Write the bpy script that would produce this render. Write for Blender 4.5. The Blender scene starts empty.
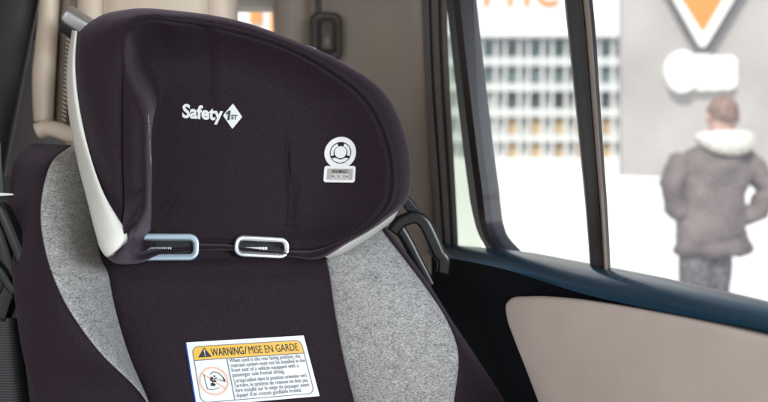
import bpy, bmesh, math, random
import numpy as np
from mathutils import Vector, Matrix
from mathutils.bvhtree import BVHTree

random.seed(4)
rng = np.random.default_rng(4)
sc = bpy.context.scene
COL = sc.collection
CAMZ = 1.15
R = math.radians

# ---------------------------------------------------------------- placement
def ray(px, py):
    return np.array([(px - 384) / 768, 1.0, (201 - py) / 768])
O3 = np.array([0, 0, CAMZ])
def P(px, py, d):
    return O3 + ray(px, py) * d

class Plane:
    """a plane of the real seat / door: point Q, normal N, in-plane axes A (across) and U (up)"""
    def __init__(s, Q, N, A):
        s.Q = np.array(Q, float); s.N = np.array(N, float) / np.linalg.norm(N)
        A = np.array(A, float); A = A - s.N * A.dot(s.N); s.A = A / np.linalg.norm(A)
        s.U = np.cross(s.N, s.A)
        if s.U[2] < 0: s.U = -s.U
    def pt(s, px, py, w=0.0):
        r = ray(px, py); q = s.Q + w * s.N - O3
        return O3 + r * (q.dot(s.N) / r.dot(s.N))
    def loc(s, o, a, u, w=0.0):
        return np.array(o) + s.A * a + s.U * u + s.N * w

TH = R(17)
def seat_plane(phi):
    return Plane(P(220, 248, 1.0), (math.sin(TH) * math.cos(phi), -math.cos(TH) * math.cos(phi), math.sin(phi)),
                 (math.cos(TH), math.sin(TH), 0))
HP = seat_plane(R(9))      # headrest
BP = seat_plane(R(20))     # backrest

# ---------------------------------------------------------------- mesh helpers
def link(o, parent=None):
    COL.objects.link(o)
    if parent is not None:
        o.parent = parent
        o.matrix_parent_inverse = Matrix.Translation(-Vector(world_loc(parent)))
    return o
def world_loc(o):
    l = Vector(o.location) if o.parent is None else Vector((0, 0, 0))
    return l if o.parent is None else Vector(o.location)
def mesh_obj(name, verts, faces, mat, parent=None, smooth=True, sharp=None):
    me = bpy.data.meshes.new(name)
    me.from_pydata([tuple(map(float, v)) for v in verts], [], [tuple(int(i) for i in f) for f in faces])
    me.validate()
    bm = bmesh.new(); bm.from_mesh(me)
    bmesh.ops.remove_doubles(bm, verts=bm.verts, dist=1e-5)
    bmesh.ops.recalc_face_normals(bm, faces=bm.faces)
    bm.to_mesh(me); bm.free()
    for p in me.polygons: p.use_smooth = smooth
    if smooth and sharp:
        me.set_sharp_from_angle(angle=R(sharp))
    mats = mat if isinstance(mat, (list, tuple)) else [mat]
    for m in mats: me.materials.append(m)
    o = bpy.data.objects.new(name, me)
    return link(o, parent)
def empty(name, loc, label, cat, group=None):
    o = bpy.data.objects.new(name, None); o.location = loc; COL.objects.link(o)
    o.empty_display_size = .1
    tag(o, label, cat, group); return o
def tag(o, label=None, cat=None, group=None, kind=None):
    if label: o['label'] = label
    if cat: o['category'] = cat
    if group: o['group'] = group
    if kind: o['kind'] = kind
    return o

class MB:
    def __init__(s): s.v = []; s.f = []
    def add(s, v, f):
        b = len(s.v); s.v += [np.array(x, float) for x in v]; s.f += [tuple(i + b for i in q) for q in f]
    def grid(s, G, closed_u=False):
        nu = len(G); nv = len(G[0]); v = [p for row in G for p in row]; f = []
        for i in range(nu - 1):
            for j in range(nv if closed_u else nv - 1):
                j2 = (j + 1) % nv
                f.append((i * nv + j, i * nv + j2, (i + 1) * nv + j2, (i + 1) * nv + j))
        s.add(v, f)
    def box(s, lo, hi):
        x0, y0, z0 = lo; x1, y1, z1 = hi
        s.add([(x0,y0,z0),(x1,y0,z0),(x1,y1,z0),(x0,y1,z0),(x0,y0,z1),(x1,y0,z1),(x1,y1,z1),(x0,y1,z1)],
              [(0,3,2,1),(4,5,6,7),(0,1,5,4),(1,2,6,5),(2,3,7,6),(3,0,4,7)])
    def prism(s, pts, off):
        """polygon (list of 3-D points) extruded by the vector off"""
        n = len(pts); a = [np.array(p, float) for p in pts]; b = [p + np.array(off) for p in a]
        s.add(a + b, [tuple(range(n))[::-1], tuple(range(n, 2 * n))] + [(i, (i + 1) % n, (i + 1) % n + n, i + n) for i in range(n)])
    def build(s, name, mat, parent=None, smooth=True, sharp=None):
        return mesh_obj(name, s.v, s.f, mat, parent, smooth, sharp)

def crom(pts, k=8, closed=False):
    p = np.array(pts, float); n = len(p); out = []
    segs = n if closed else n - 1
    for i in range(segs):
        if closed: a, b, c, d = p[(i-1) % n], p[i], p[(i+1) % n], p[(i+2) % n]
        else: a, b, c, d = p[max(i-1, 0)], p[i], p[i+1], p[min(i+2, n-1)]
        # chord-limited tangents keep corners from overshooting
        lbc = np.linalg.norm(c[:2] - b[:2]) + 1e-6
        def tan(q, r, t):
            l1 = np.linalg.norm(r[:2] - q[:2]) + 1e-6; l2 = np.linalg.norm(t[:2] - r[:2]) + 1e-6
            return ((r - q) / l1 * l2 + (t - r) / l2 * l1) / (l1 + l2)
        m1 = tan(a, b, c) * lbc if (closed or i > 0) else (c - b)
        m2 = tan(b, c, d) * lbc if (closed or i < n - 2) else (c - b)
        for j in range(k):
            t = j / k
            out.append((2*t**3-3*t**2+1)*b + (t**3-2*t**2+t)*m1 + (-2*t**3+3*t**2)*c + (t**3-t**2)*m2)
    if not closed: out.append(p[-1])
    return np.array(out)

def sweep(path, prof_fn, cap=True, up=None):
    """sweep a closed profile along a 3-D path. prof_fn(t)-> list of (side, normal) offsets; up = reference normal"""
    path = np.array(path); n = len(path); G = []
    up = np.array(up, float)
    for i in range(n):
        t = path[min(i+1, n-1)] - path[max(i-1, 0)]; t /= np.linalg.norm(t)
        s_ = np.cross(t, up); s_ /= np.linalg.norm(s_); u_ = np.cross(s_, t)
        G.append([path[i] + s_ * a + u_ * b for a, b in prof_fn(i / (n - 1))])
    m = MB(); m.grid(G, closed_u=True)
    if cap:
        k = len(G[0])
        m.add(G[0], [tuple(range(k))]); m.add(G[-1], [tuple(range(k))])
    return m
def oval(a, b, n=14, p=2.6):
    out = []
    for i in range(n):
        t = 2 * math.pi * i / n; c, s_ = math.cos(t), math.sin(t)
        out.append((a * math.copysign(abs(c) ** (2/p), c), b * math.copysign(abs(s_) ** (2/p), s_)))
    return out
def rrect(w, h, r, k=6):
    out = []
    for cx, cy, a0 in ((w/2-r, h/2-r, 0), (-w/2+r, h/2-r, 90), (-w/2+r, -h/2+r, 180), (w/2-r, -h/2+r, 270)):
        for j in range(k + 1):
            t = R(a0 + 90 * j / k); out.append((cx + r * math.cos(t), cy + r * math.sin(t)))
    return out

# ---------------------------------------------------------------- materials
def mat(name, col, rough=.6, metal=0, spec=.5, sheen=0, bump=None, vary=None, coat=0, trans=0):
    m = bpy.data.materials.new(name); m.use_nodes = True
    nt = m.node_tree; b = nt.nodes['Principled BSDF']
    b.inputs['Base Color'].default_value = (*col, 1); b.inputs['Roughness'].default_value = rough
    b.inputs['Metallic'].default_value = metal; b.inputs['Specular IOR Level'].default_value = spec
    b.inputs['Coat Weight'].default_value = coat
    if sheen:
        b.inputs['Sheen Weight'].default_value = sheen; b.inputs['Sheen Roughness'].default_value = .3; b.inputs['Sheen Tint'].default_value = (.85, .68, .85, 1)
    tc = nt.nodes.new('ShaderNodeTexCoord')
    if vary:
        sc_, amt = vary
        n = nt.nodes.new('ShaderNodeTexNoise'); n.inputs['Scale'].default_value = sc_; n.inputs['Detail'].default_value = 6
        nt.links.new(tc.outputs['Object'], n.inputs['Vector'])
        r = nt.nodes.new('ShaderNodeValToRGB')
        r.color_ramp.elements[0].position = .3; r.color_ramp.elements[1].position = .7
        r.color_ramp.elements[0].color = (*[c * (1 - amt) for c in col], 1)
        r.color_ramp.elements[1].color = (*[min(1, c * (1 + amt)) for c in col], 1)
        nt.links.new(n.outputs['Fac'], r.inputs['Fac']); nt.links.new(r.outputs['Color'], b.inputs['Base Color'])
    if bump:
        prev = None
        for sc_, st, dist in bump:
            n = nt.nodes.new('ShaderNodeTexNoise'); n.inputs['Scale'].default_value = sc_; n.inputs['Detail'].default_value = 3
            nt.links.new(tc.outputs['Object'], n.inputs['Vector'])
            bp = nt.nodes.new('ShaderNodeBump'); bp.inputs['Strength'].default_value = st; bp.inputs['Distance'].default_value = dist
            nt.links.new(n.outputs['Fac'], bp.inputs['Height'])
            if prev: nt.links.new(prev.outputs['Normal'], bp.inputs['Normal'])
            prev = bp
        nt.links.new(prev.outputs['Normal'], b.inputs['Normal'])
    return m

M = {}
M['fabric'] = mat('purple_black_fabric', (.0175, .0092, .0150), .64, spec=.24, sheen=.30, vary=(520, .5), bump=[(800, .7, .0014), (9, .25, .014)])
M['fabric2'] = mat('purple_black_fabric_low', (.0185, .0100, .0160), .66, spec=.24, sheen=.28, vary=(520, .5), bump=[(800, .7, .0014), (8, .2, .014)])
M['white_plastic'] = mat('white_plastic', (.80, .80, .74), .38, vary=(20, .05))
M['chrome'] = mat('silver_plastic', (.43, .55, .64), .22, metal=.4, spec=.8, bump=[(60, .08, .003)])
M['bright_metal'] = mat('bright_metal', (.50, .53, .56), .2, metal=.95, bump=[(60, .08, .003)])
M['silver'] = mat('dull_silver', (.46, .46, .46), .35, metal=.6)
M['black_gloss'] = mat('black_gloss_plastic', (.009, .009, .010), .2, spec=.36)
M['black'] = mat('black_plastic', (.012, .012, .013), .5, bump=[(500, .1, .001)])
M['recess'] = mat('dark_recess', (.006, .006, .007), .7)
M['print_white'] = mat('white_print', (.86, .86, .86), .5)
M['print_grey'] = mat('grey_print', (.45, .43, .40), .6)
M['print_black'] = mat('black_print', (.02, .02, .022), .6)
M['print_text'] = mat('grey_text_print', (.16, .17, .19), .6)
M['label_white'] = mat('white_label', (.84, .86, .86), .38, vary=(40, .02))
M['label_yellow'] = mat('yellow_print', (.86, .50, .035), .4)
M['label_blue'] = mat('blue_label_edge', (.03, .10, .50), .4)
M['label_pink'] = mat('pale_orange_print', (.90, .52, .36), .5)
M['navy'] = mat('navy_print', (.02, .05, .07), .5)
M['beige'] = mat('beige_vinyl', (.80, .68, .56), .5, vary=(12, .06), bump=[(350, .15, .001), (9, .2, .01)])
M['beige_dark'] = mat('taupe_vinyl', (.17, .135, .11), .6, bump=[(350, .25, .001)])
M['taupe'] = mat('taupe_pillar_trim', (.50, .44, .39), .55, vary=(8, .06), bump=[(600, .1, .001)])
M['taupe_dark'] = mat('dark_taupe_plastic', (.07, .058, .05), .45)
M['slide'] = mat('worn_taupe_plastic', (.13, .11, .10), .4)
M['rubber'] = mat('dark_grey_rubber', (.15, .135, .13), .55, bump=[(300, .2, .002)])
M['frame'] = mat('dark_brown_frame', (.022, .016, .016), .33, spec=.5)
M['divider_highlight'] = mat('painted_divider_highlight', (.36, .30, .27), .45)  # lighter copy of the frame colour, paints the divider's highlight
M['frame_highlight'] = mat('painted_frame_highlight', (.17, .13, .11), .4)  # edge highlight of the dark frame, put into a colour
M['sill'] = mat('sky_tinted_vinyl', (.006, .048, .090), .28, spec=.7, coat=.15, bump=[(420, .18, .001)])  # blue sky reflection put into the base colour of dark vinyl
M['door_dark'] = mat('dark_door_vinyl', (.006, .008, .012), .7, spec=.03, bump=[(420, .2, .001)])
M['insert'] = mat('beige_door_insert', (.78, .66, .575), .6, vary=(14, .05), bump=[(450, .15, .001)])
M['greyblue'] = mat('pale_grey_panel', (.62, .65, .70), .6)
M['dark_panel'] = mat('near_black_panel', (.012, .013, .017), .6)
M['headliner'] = mat('headliner_felt', (.52, .47, .42), .9)
# outside
M['ground'] = mat('pale_paving', (.70, .69, .66), .8, vary=(.7, .14))
M['wall_grey'] = mat('grey_render', (.40, .375, .365), .85, vary=(1.2, .12), bump=[(30, .2, .01)])
M['wall_white'] = mat('white_render', (.84, .84, .82), .8, vary=(1, .03))
M['band'] = mat('off_white_band', (.60, .62, .61), .7, vary=(1, .05))
M['pane_teal'] = mat('teal_window_pane', (.12, .175, .175), .3, vary=(1.6, .3))
M['pane_grey'] = mat('pale_grey_pane', (.38, .40, .395), .35, vary=(.9, .12))
M['pane_dark_reflection'] = mat('dark_reflection_pane', (.05, .055, .05), .3, vary=(1.6, .4))  # dark window reflections painted as pane colour
M['pane_tan_reflection'] = mat('tan_reflection_pane', (.46, .34, .20), .4, vary=(1.2, .25))  # brownish window reflections painted as pane colour
M['sign_shadow'] = mat('painted_sign_shadow', (.10, .09, .095), .6)  # tone of the sign's cast shadow, painted as a colour
M['orange'] = mat('orange_sign', (.66, .27, .055), .5)
M['jacket'] = mat('grey_brown_jacket', (.16, .13, .13), .8, vary=(5, .35), bump=[(9, .5, .05)])
M['jeans'] = mat('dark_jeans', (.11, .105, .115), .85, vary=(38, .92))
M['fleece'] = mat('cream_fleece', (.80, .77, .70), .95, bump=[(45, .8, .03)])
M['skin'] = mat('skin', (.50, .32, .26), .55)
M['hair'] = mat('short_brown_hair', (.25, .16, .13), .7, vary=(30, .35))
M['shoe'] = mat('dark_leather_shoe', (.03, .025, .02), .4)

def heather():
    m = bpy.data.materials.new('heather_grey_fabric'); m.use_nodes = True
    nt = m.node_tree; b = nt.nodes['Principled BSDF']; L = nt.links.new
    b.inputs['Roughness'].default_value = .9; b.inputs['Specular IOR Level'].default_value = .2
    b.inputs['Sheen Weight'].default_value = .2
    tc = nt.nodes.new('ShaderNodeTexCoord'); mp = nt.nodes.new('ShaderNodeMapping')
    mp.inputs['Rotation'].default_value = (0, R(-25), 0); mp.inputs['Scale'].default_value = (1, 1, 2.3)
    L(tc.outputs['Object'], mp.inputs['Vector'])
    def noise(s, d, rough=.6):
        n = nt.nodes.new('ShaderNodeTexNoise'); n.inputs['Scale'].default_value = s; n.inputs['Detail'].default_value = d
        n.inputs['Roughness'].default_value = rough
        L(mp.outputs['Vector'], n.inputs['Vector']); return n
    a = noise(330, 4, .75); c = noise(60, 3)
    mx = nt.nodes.new('ShaderNodeMath'); mx.operation = 'MULTIPLY_ADD'; mx.inputs[1].default_value = .16
    L(c.outputs['Fac'], mx.inputs[0])
    m2 = nt.nodes.new('ShaderNodeMath'); m2.operation = 'MULTIPLY'; m2.inputs[1].default_value = .87
    L(a.outputs['Fac'], m2.inputs[0]); L(m2.outputs[0], mx.inputs[2])
    r = nt.nodes.new('ShaderNodeValToRGB'); e = r.color_ramp.elements
    e[0].position = .36; e[0].color = (.105, .103, .102, 1); e[1].position = .68; e[1].color = (.66, .65, .63, 1)
    k = e.new(.51); k.color = (.36, .355, .345, 1)
    L(mx.outputs[0], r.inputs['Fac']); L(r.outputs['Color'], b.inputs['Base Color'])
    bp = nt.nodes.new('ShaderNodeBump'); bp.inputs['Strength'].default_value = .35; bp.inputs['Distance'].default_value = .0015
    L(a.outputs['Fac'], bp.inputs['Height']); L(bp.outputs['Normal'], b.inputs['Normal'])
    return m
M['heather'] = heather()

def webbing():
    m = mat('ribbed_black_webbing', (.02, .02, .022), .6)
    nt = m.node_tree; b = nt.nodes['Principled BSDF']
    tc = nt.nodes.new('ShaderNodeTexCoord'); w = nt.nodes.new('ShaderNodeTexWave')
    w.bands_direction = 'Z'; w.inputs['Scale'].default_value = 95; w.inputs['Distortion'].default_value = .4
    nt.links.new(tc.outputs['Object'], w.inputs['Vector'])
    r = nt.nodes.new('ShaderNodeValToRGB'); r.color_ramp.elements[0].color = (.012, .012, .014, 1); r.color_ramp.elements[1].color = (.06, .06, .066, 1)
    nt.links.new(w.outputs['Fac'], r.inputs['Fac']); nt.links.new(r.outputs['Color'], b.inputs['Base Color'])
    return m
M['webbing'] = webbing()

def glass(tint=(.95, .98, .97, 1), name='dusty_window_glass'):
    m = bpy.data.materials.new(name); m.use_nodes = True
    nt = m.node_tree; nt.nodes.clear(); L = nt.links.new
    out = nt.nodes.new('ShaderNodeOutputMaterial'); tr = nt.nodes.new('ShaderNodeBsdfTransparent'); gl = nt.nodes.new('ShaderNodeBsdfGlossy')
    gl.inputs['Roughness'].default_value = .03; tr.inputs['Color'].default_value = tint
    a = nt.nodes.new('ShaderNodeMixShader'); a.inputs['Fac'].default_value = .03; L(tr.outputs[0], a.inputs[1]); L(gl.outputs[0], a.inputs[2])
    tl = nt.nodes.new('ShaderNodeBsdfTranslucent'); tl.inputs['Color'].default_value = (.95, .95, .95, 1)
    tc = nt.nodes.new('ShaderNodeTexCoord'); v = nt.nodes.new('ShaderNodeTexVoronoi'); v.inputs['Scale'].default_value = 230
    L(tc.outputs['Object'], v.inputs['Vector'])
    r = nt.nodes.new('ShaderNodeValToRGB'); r.color_ramp.elements[0].position = .07; r.color_ramp.elements[0].color = (1, 1, 1, 1)
    r.color_ramp.elements[1].position = .20; r.color_ramp.elements[1].color = (0, 0, 0, 1)
    L(v.outputs['Distance'], r.inputs['Fac'])
    n = nt.nodes.new('ShaderNodeTexNoise'); n.inputs['Scale'].default_value = 16; L(tc.outputs['Object'], n.inputs['Vector'])
    r2 = nt.nodes.new('ShaderNodeValToRGB'); r2.color_ramp.elements[0].position = .50; r2.color_ramp.elements[1].position = .64
    L(n.outputs['Fac'], r2.inputs['Fac'])
    mu = nt.nodes.new('ShaderNodeMath'); mu.operation = 'MULTIPLY'; L(r.outputs['Color'], mu.inputs[0]); L(r2.outputs['Color'], mu.inputs[1])
    ad = nt.nodes.new('ShaderNodeMath'); ad.operation = 'MULTIPLY_ADD'; ad.inputs[1].default_value = .32; ad.inputs[2].default_value = .08
    L(mu.outputs[0], ad.inputs[0])
    b = nt.nodes.new('ShaderNodeMixShader'); L(ad.outputs[0], b.inputs['Fac']); L(a.outputs[0], b.inputs[1]); L(tl.outputs[0], b.inputs[2])
    L(b.outputs[0], out.inputs['Surface']); return m
M['glass'] = glass()
M['tinted'] = glass((.58, .66, .58, 1), 'tinted_quarter_glass')

# ================================================================= CHILD SEAT
seat = empty('child_seat', (-.18, 1.0, .62), 'purple-black child car seat with heather grey side panels and padded headrest', 'child seat')

# ---- headrest cover: nested outlines on the headrest plane (px, py, height above the plane)
O_ = [(74,62,.055),(77,36,.05),(98,17,.045),(130,9,.04),(180,11,.035),(240,21,.035),(294,40,.035),(344,63,.04),(384,92,.045),
      (404,130,.05),(411.5,168,.055),(407,200,.055),(383,222,.05),(345,245,.04),(322,258,.02),(290,257,.008),(220,250,.004),(160,256,.01),
      (136,263,.030),(113,262,.075),(100,200,.072),(83,128,.064)]
S_ = [(123,70,.098),(124,42,.094),(127,28,.085),(138,21,.075),(180,22,.06),(238,33,.05),(284,47,.05),(329,71,.055),(366,101,.065),
      (386,140,.075),(392,172,.08),(389,200,.078),(368,226,.06),(336,243,.04),(313,250,.016),(285,250,.004),(220,244,.0),(152,248,.004),
      (139,253,.030),(131,252,.080),(124,195,.102),(122.5,130,.102)]
B_ = [(156,108,.0),(159,98,.0),(168,91,0),(182,88,0),(200,88,0),(228,90,0),(250,97,0),(268,109,0),(278,123,0),
      (285,142,0),(287,170,0),(286,195,0),(284,213,0),(280,226,0),(270,234,0),(252,238,0),(220,237,0),(164,237,0),
      (152,230,.002),(151.5,214,.0),(152,175,.0),(153,122,.0)]
K = 8
Oc, Sc, Bc = (crom(x, K, True) for x in (O_, S_, B_))
def crease(x, y, w):
    w -= .0065 * math.exp(-((x - (206 + .03 * y)) / 6) ** 2) * max(0, 1 - max(0, y - 60) / 70)
    w += .005 * math.exp(-((x - 178) / 14) ** 2) * max(0, 1 - y / 150)
    w -= .0055 * (math.exp(-((x - (289 + 1.6 * math.sin(y * .07))) / 2.2) ** 2) + .6 * math.exp(-((x - (295 + 1.2 * math.sin(y * .05 + 1))) / 2.0) ** 2)) * np.clip((y - 112) / 45, 0, 1) * np.clip((238 - y) / 12, 0, 1)
    w -= .004 * math.exp(-((y - 205 - .1 * (x - 150)) / 5) ** 2) * math.exp(-((x - 160) / 14) ** 2)
    return w
def hp3(a): return [HP.pt(x, y, w) for x, y, w in a]
rings = []
cen = np.array([222., 140., 0.])
O3d = np.array(hp3(Oc)); cO = O3d.mean(0)
def backring(f, w):
    return [cO + (p - cO) * f + HP.N * w for p in O3d]
rings += [backring(.05, -.125), backring(.55, -.12), backring(.85, -.105), backring(.95, -.075), backring(.985, -.04), backring(.998, -.016)]
rings.append(list(O3d))
for t in (.12, .26, .42, .58, .74, .87, .95, 1):
    a = Oc * (1 - t) + Sc * t
    a[:, 2] += .013 * math.sin(math.pi * t) ** .7
    if t == 1: a[:, 2] -= .0035
    rings.append(hp3(a))
for t in (.03, .08, .16, .26, .36, .48, .6, .72, .82, .88, .92, .95, .97, .98, .988, .994, 1):
    a = Sc * (1 - t) + Bc * t
    kk = np.clip((a[:, 1] - 55) / 85, 0, 1) * np.clip((190 - Bc[:, 0]) / 35, 0, 1) * np.clip((240 - a[:, 1]) / 18, 0, 1)
    kk = kk * kk * (3 - 2 * kk)
    fall = (1 - t ** np.exp(kk * 2.65)) ** (2.3 - 1.3 * kk)
    a[:, 2] = Sc[:, 2] * fall + Bc[:, 2] * t + .008 * math.sin(math.pi * t) ** .7 * ((1 - t) + 1.1 * kk) + .004 * t
    a[:, 2] = [crease(*q) for q in a]
    rings.append(hp3(a))
for f in (.94, .86, .76, .66, .56, .46, .36, .26, .16, .08, .01):
    a = cen + (Bc - cen) * f
    a[:, 2] = .004 + .0025 * (1 - f ** 2) ** 2
    a[:, 2] = [crease(*q) for q in a]
    rings.append(hp3(a))
m = MB(); m.grid(rings, closed_u=True)
n_ = len(rings[0]); m.add(rings[-1], [tuple(range(n_))]); m.add(rings[0], [tuple(range(n_))])
headrest = m.build('headrest_cover', M['fabric'], seat)
# ---- headrest shell: white plastic lip showing along the left wing and under the right wing
def shell_strip(outer, inner, name):
    o = crom(outer, 8); i = crom(inner, 8); G = []
    for t in (0, .15, .35, .6, .85, 1):
        a = i * (1 - t) + o * t
        a[:, 2] += .010 * math.sin(math.pi * t) ** .6
        G.append(hp3(a))
    back = [p - HP.N * .075 + (cO - p) * .12 for p in G[-1]]
    G.append([p * .5 + q * .5 + (p - cO) * .01 for p, q in zip(G[-1], back)]); G.append(back)
    under = [p - HP.N * .02 for p in G[0]]
    G.insert(0, under)
    mm = MB(); mm.grid(G); return mm
m1 = shell_strip([(72,30,.032),(67,62,.03),(67,100,.035),(71,130,.04),(78,165,.043),(87,200,.070),(96,235,.100),(101,250,.114),(107.5,257,.120),(113,254,.122)],
                 [(77,31,.054),(75,62,.062),(78,100,.072),(84,132,.082),(93,165,.098),(105,196,.114),(119,220,.128),(126,231,.131),(127,237,.130),(123,245,.124)], 'a')
m2 = shell_strip([(329,259,.0),(345,253,.006),(362,243,.012),(380,231,.018),(394,219,.022),(398,212,.022)],
                 [(322,255,.02),(342,244,.034),(360,233,.042),(376,223,.046),(390,212,.046),(396,205,.044)], 'b')
shell = m1.build('headrest_shell', M['white_plastic'], seat)
m2.build('headrest_shell', M['white_plastic'], seat)
# the little white adjuster handle peeking over the rim
hx = sweep(crom([P(294,53,1.13), P(303,51,1.13), P(310,53,1.13), P(315,58,1.13), P(317,68,1.13)], 6), lambda t: oval(.009, .009), up=(0, -1, 0))
hx.build('adjuster_handle', M['white_plastic'], seat)

# ---- backrest: centre cover, grey inserts, outer bolsters
def bp3(a): return [BP.pt(x, y, w) for x, y, w in a]
def patch(left, right, puff, n=16, k=8, skew=0.0, extra=None, ppow=.6):
    l = crom(left, k); r = crom(right, k); G = []
    for i in range(n + 1):
        t = .5 - .5 * math.cos(math.pi * i / n)
        a = l * (1 - t) + r * t
        a[:, 2] += puff * math.sin(math.pi * t) ** ppow
        if extra: a[:, 2] = [extra(*q) for q in a]
        G.append(bp3(a))
    return G
SLi = [(86,138,-.07),(92,180,-.055),(96,215,-.045),(99,250,-.03),(108,273,-.004),(113,299,0),(128,352,0),(149,402,0),(172,460,0)]
IL = [(72,145,-.06),(53,160,-.02),(44,184,.0),(40.5,215,.02),(46,254,.045),(60,293,.06),(96,348,.058),(146,401,.02),(171,460,.006)]
OL = [(30,143,-.13),(15,160,-.1),(10,190,-.08),(9,215,-.06),(10,254,-.03),(14,293,-.005),(22,350,.0),(36,402,0),(56,460,0)]
SRi = [(352,214,-.07),(336,236,-.05),(324,254,-.02),(329,273,0),(333,300,0),(342,352,0),(354,402,0),(368,460,0)]
IR = [(376,220,-.03),(386,235,-.005),(403,257,.02),(428,290,.045),(447,320,.062),(457.5,348,.07),(454,402,.07),(446,460,.07)]
ORt = [(381,219,-.04),(391,233,-.02),(409,256,.0),(431,287,.02),(453,322,.03),(479,361,.03),(505,402,.03),(536,460,.03)]
SLc = [(95,236,-.07),(99,248,-.032),(108,273,-.004),(113,299,0),(128,352,0),(149,402,0),(172,460,0)]
SRc = [(316,236,-.07),(322,248,-.03),(329,273,0),(333,300,0),(342,352,0),(354,402,0),(368,460,0)]
def folds(x, y, w):
    w += .0016 * math.sin(x * .035 + y * .05) * math.sin(y * .03 + 1.2)
    w += .005 * math.exp(-((y - 262) / 9) ** 2)
    return w
m = MB(); m.grid(patch(SLc, SRc, .014, 40, 10, extra=folds, ppow=.45)); backrest = m.build('backrest_cover', M['fabric2'], seat)
m = MB(); G = patch(SLi, IL, .014, 16); m.grid(G); m.build('side_insert', M['heather'], seat)
m = MB(); G = patch(SRi, IR, .016, 18); m.grid(G); m.build('side_insert', M['heather'], seat)
m = MB(); G = patch(IL, OL, .02, 16); G.append([p - BP.N * .05 - BP.A * .004 for p in G[-1]]); G.append([p - BP.N * .14 + BP.A * .03 for p in G[-2]]); m.grid(G)
m.build('side_bolster', M['fabric2'], seat)
m = MB(); G = patch(IR, ORt, .012, 14); G.append([p - BP.N * .05 + BP.A * .002 for p in G[-1]]); G.append([p - BP.N * .14 - BP.A * .02 for p in G[-2]]); m.grid(G)
m.build('side_bolster', M['fabric2'], seat)
# back shell and base below the frame, so the seat stands on the bench
cB = BP.pt(240, 330, -.14)
m = MB()
prof = crom([BP.loc(cB, a, u, w) for a, u, w in ((-.20, .16, 0), (-.12, .20, 0), (.1, .20, 0), (.17, .14, 0), (.22, -.02, .02), (.24, -.25, .05), (-.22, -.25, .05), (-.23, 0, 0))], 5, True)
m.prism(list(prof)[::-1], -BP.N * .06)
m.build('back_shell', M['black'], seat)
m = MB()
for z, gx, y0 in ((.62, .20, .62), (.66, .22, .60), (.78, .23, .60), (.80, .20, .62)):
    pass
G = []
for z, gx, gy in ((.62, .16, .20), (.63, .20, .23), (.72, .22, .245), (.775, .215, .24), (.785, .17, .20)):
    G.append([(-.06 + math.cos(TH) * a - math.sin(TH) * -b * -1, .86 + math.sin(TH) * a + math.cos(TH) * b, z) for a, b in rrect(2 * gx, 2 * gy, .07)])
m.grid(G, closed_u=True); m.add(G[0], [tuple(range(len(G[0])))]); m.add(G[-1], [tuple(range(len(G[0])))])
m.build('seat_base', M['fabric2'], seat)

# ---- harness slots between headrest and backrest
def slot(cx, cy, w_, h_, name, mt, tilt=0, wbase=.016):
    c = HP.pt(cx, cy, wbase)
    def ring(w, h, r, z):
        ct, st = math.cos(tilt), math.sin(tilt)
        return [HP.loc(c, a * ct - b * st, a * st + b * ct, z) for a, b in rrect(w, h, r)]
    G = [ring(w_, h_, .012, -.012), ring(w_, h_, .012, .0), ring(w_ - .001, h_ - .001, .0115, .0014), ring(w_ - .003, h_ - .003, .011, .0020),
         ring(w_ - .0115, h_ - .0135, .007, .0012), ring(w_ - .014, h_ - .016, .005, .0002), ring(w_ - .0155, h_ - .0175, .005, -.010)]
    mm = MB(); mm.grid(G, closed_u=True); o = mm.build(name, mt, seat)
    f = ring(w_ - .012, h_ - .014, .004, -.0085); m3 = MB(); m3.add(f, [tuple(range(len(f)))])
    m3.build('slot_recess', M['recess'], o, smooth=False)
    # the notched strap guide seen inside
    tm = MB()
    for i in range(17):
        a0 = -w_ * .36 + i * w_ * .028
        pts = [HP.loc(c, a0, -.0030, -.0082), HP.loc(c, a0 + .0012, -.0030, -.0082), HP.loc(c, a0 + .0012, .0006, -.0082), HP.loc(c, a0, .0006, -.0082)]
        tm.prism(pts, HP.N * .0025)
    tm.build('strap_guide', M['silver'], o, smooth=False)
    return o
s1 = slot(164, 247, .086, .034, 'harness_slot', M['chrome'], R(-1))
s2 = slot(262, 247, .072, .029, 'harness_slot', M['bright_metal'], R(-4))
s1['label'] = 'pale blue-silver harness slot frame'; s2['label'] = 'silver and dark harness slot frame'

# ---- drape helpers for prints
def bvh_of(o):
    me = o.data; return BVHTree.FromPolygons([v.co.copy() for v in me.vertices], [tuple(p.vertices) for p in me.polygons])
hb = bvh_of(headrest); bb = bvh_of(backrest)
def surf(bvh, px, py):
    h = bvh.ray_cast(Vector(O3), Vector(ray(px, py)).normalized())
    return np.array(h[0])
def drape(verts, plane, bvh, off):
    out = []
    for v in verts:
        h = bvh.ray_cast(Vector(v + plane.N * .1), Vector(-plane.N), .25)
        out.append(np.array(h[0]) + plane.N * off if h[0] is not None else v)
    return out
def text_shape(txt, size, bold=0.0, align='LEFT', sx=1.0, shear=0.0):
    c = bpy.data.curves.new('t', 'FONT'); c.body = txt; c.size = size; c.offset = bold; c.align_x = align; c.shear = shear
    c.resolution_u = 3; c.space_character = 1.0
    o = bpy.data.objects.new('t', c); COL.objects.link(o)
    dg = bpy.context.evaluated_depsgraph_get(); me = bpy.data.meshes.new_from_object(o.evaluated_get(dg))
    bm = bmesh.new(); bm.from_mesh(me); bmesh.ops.triangulate(bm, faces=bm.faces)
    v = [(q.co.x * sx, q.co.y) for q in bm.verts]; f = [tuple(q.index for q in p.verts) for p in bm.faces]
    bm.free(); bpy.data.objects.remove(o); bpy.data.curves.remove(c); bpy.data.meshes.remove(me)
    return v, f
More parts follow.
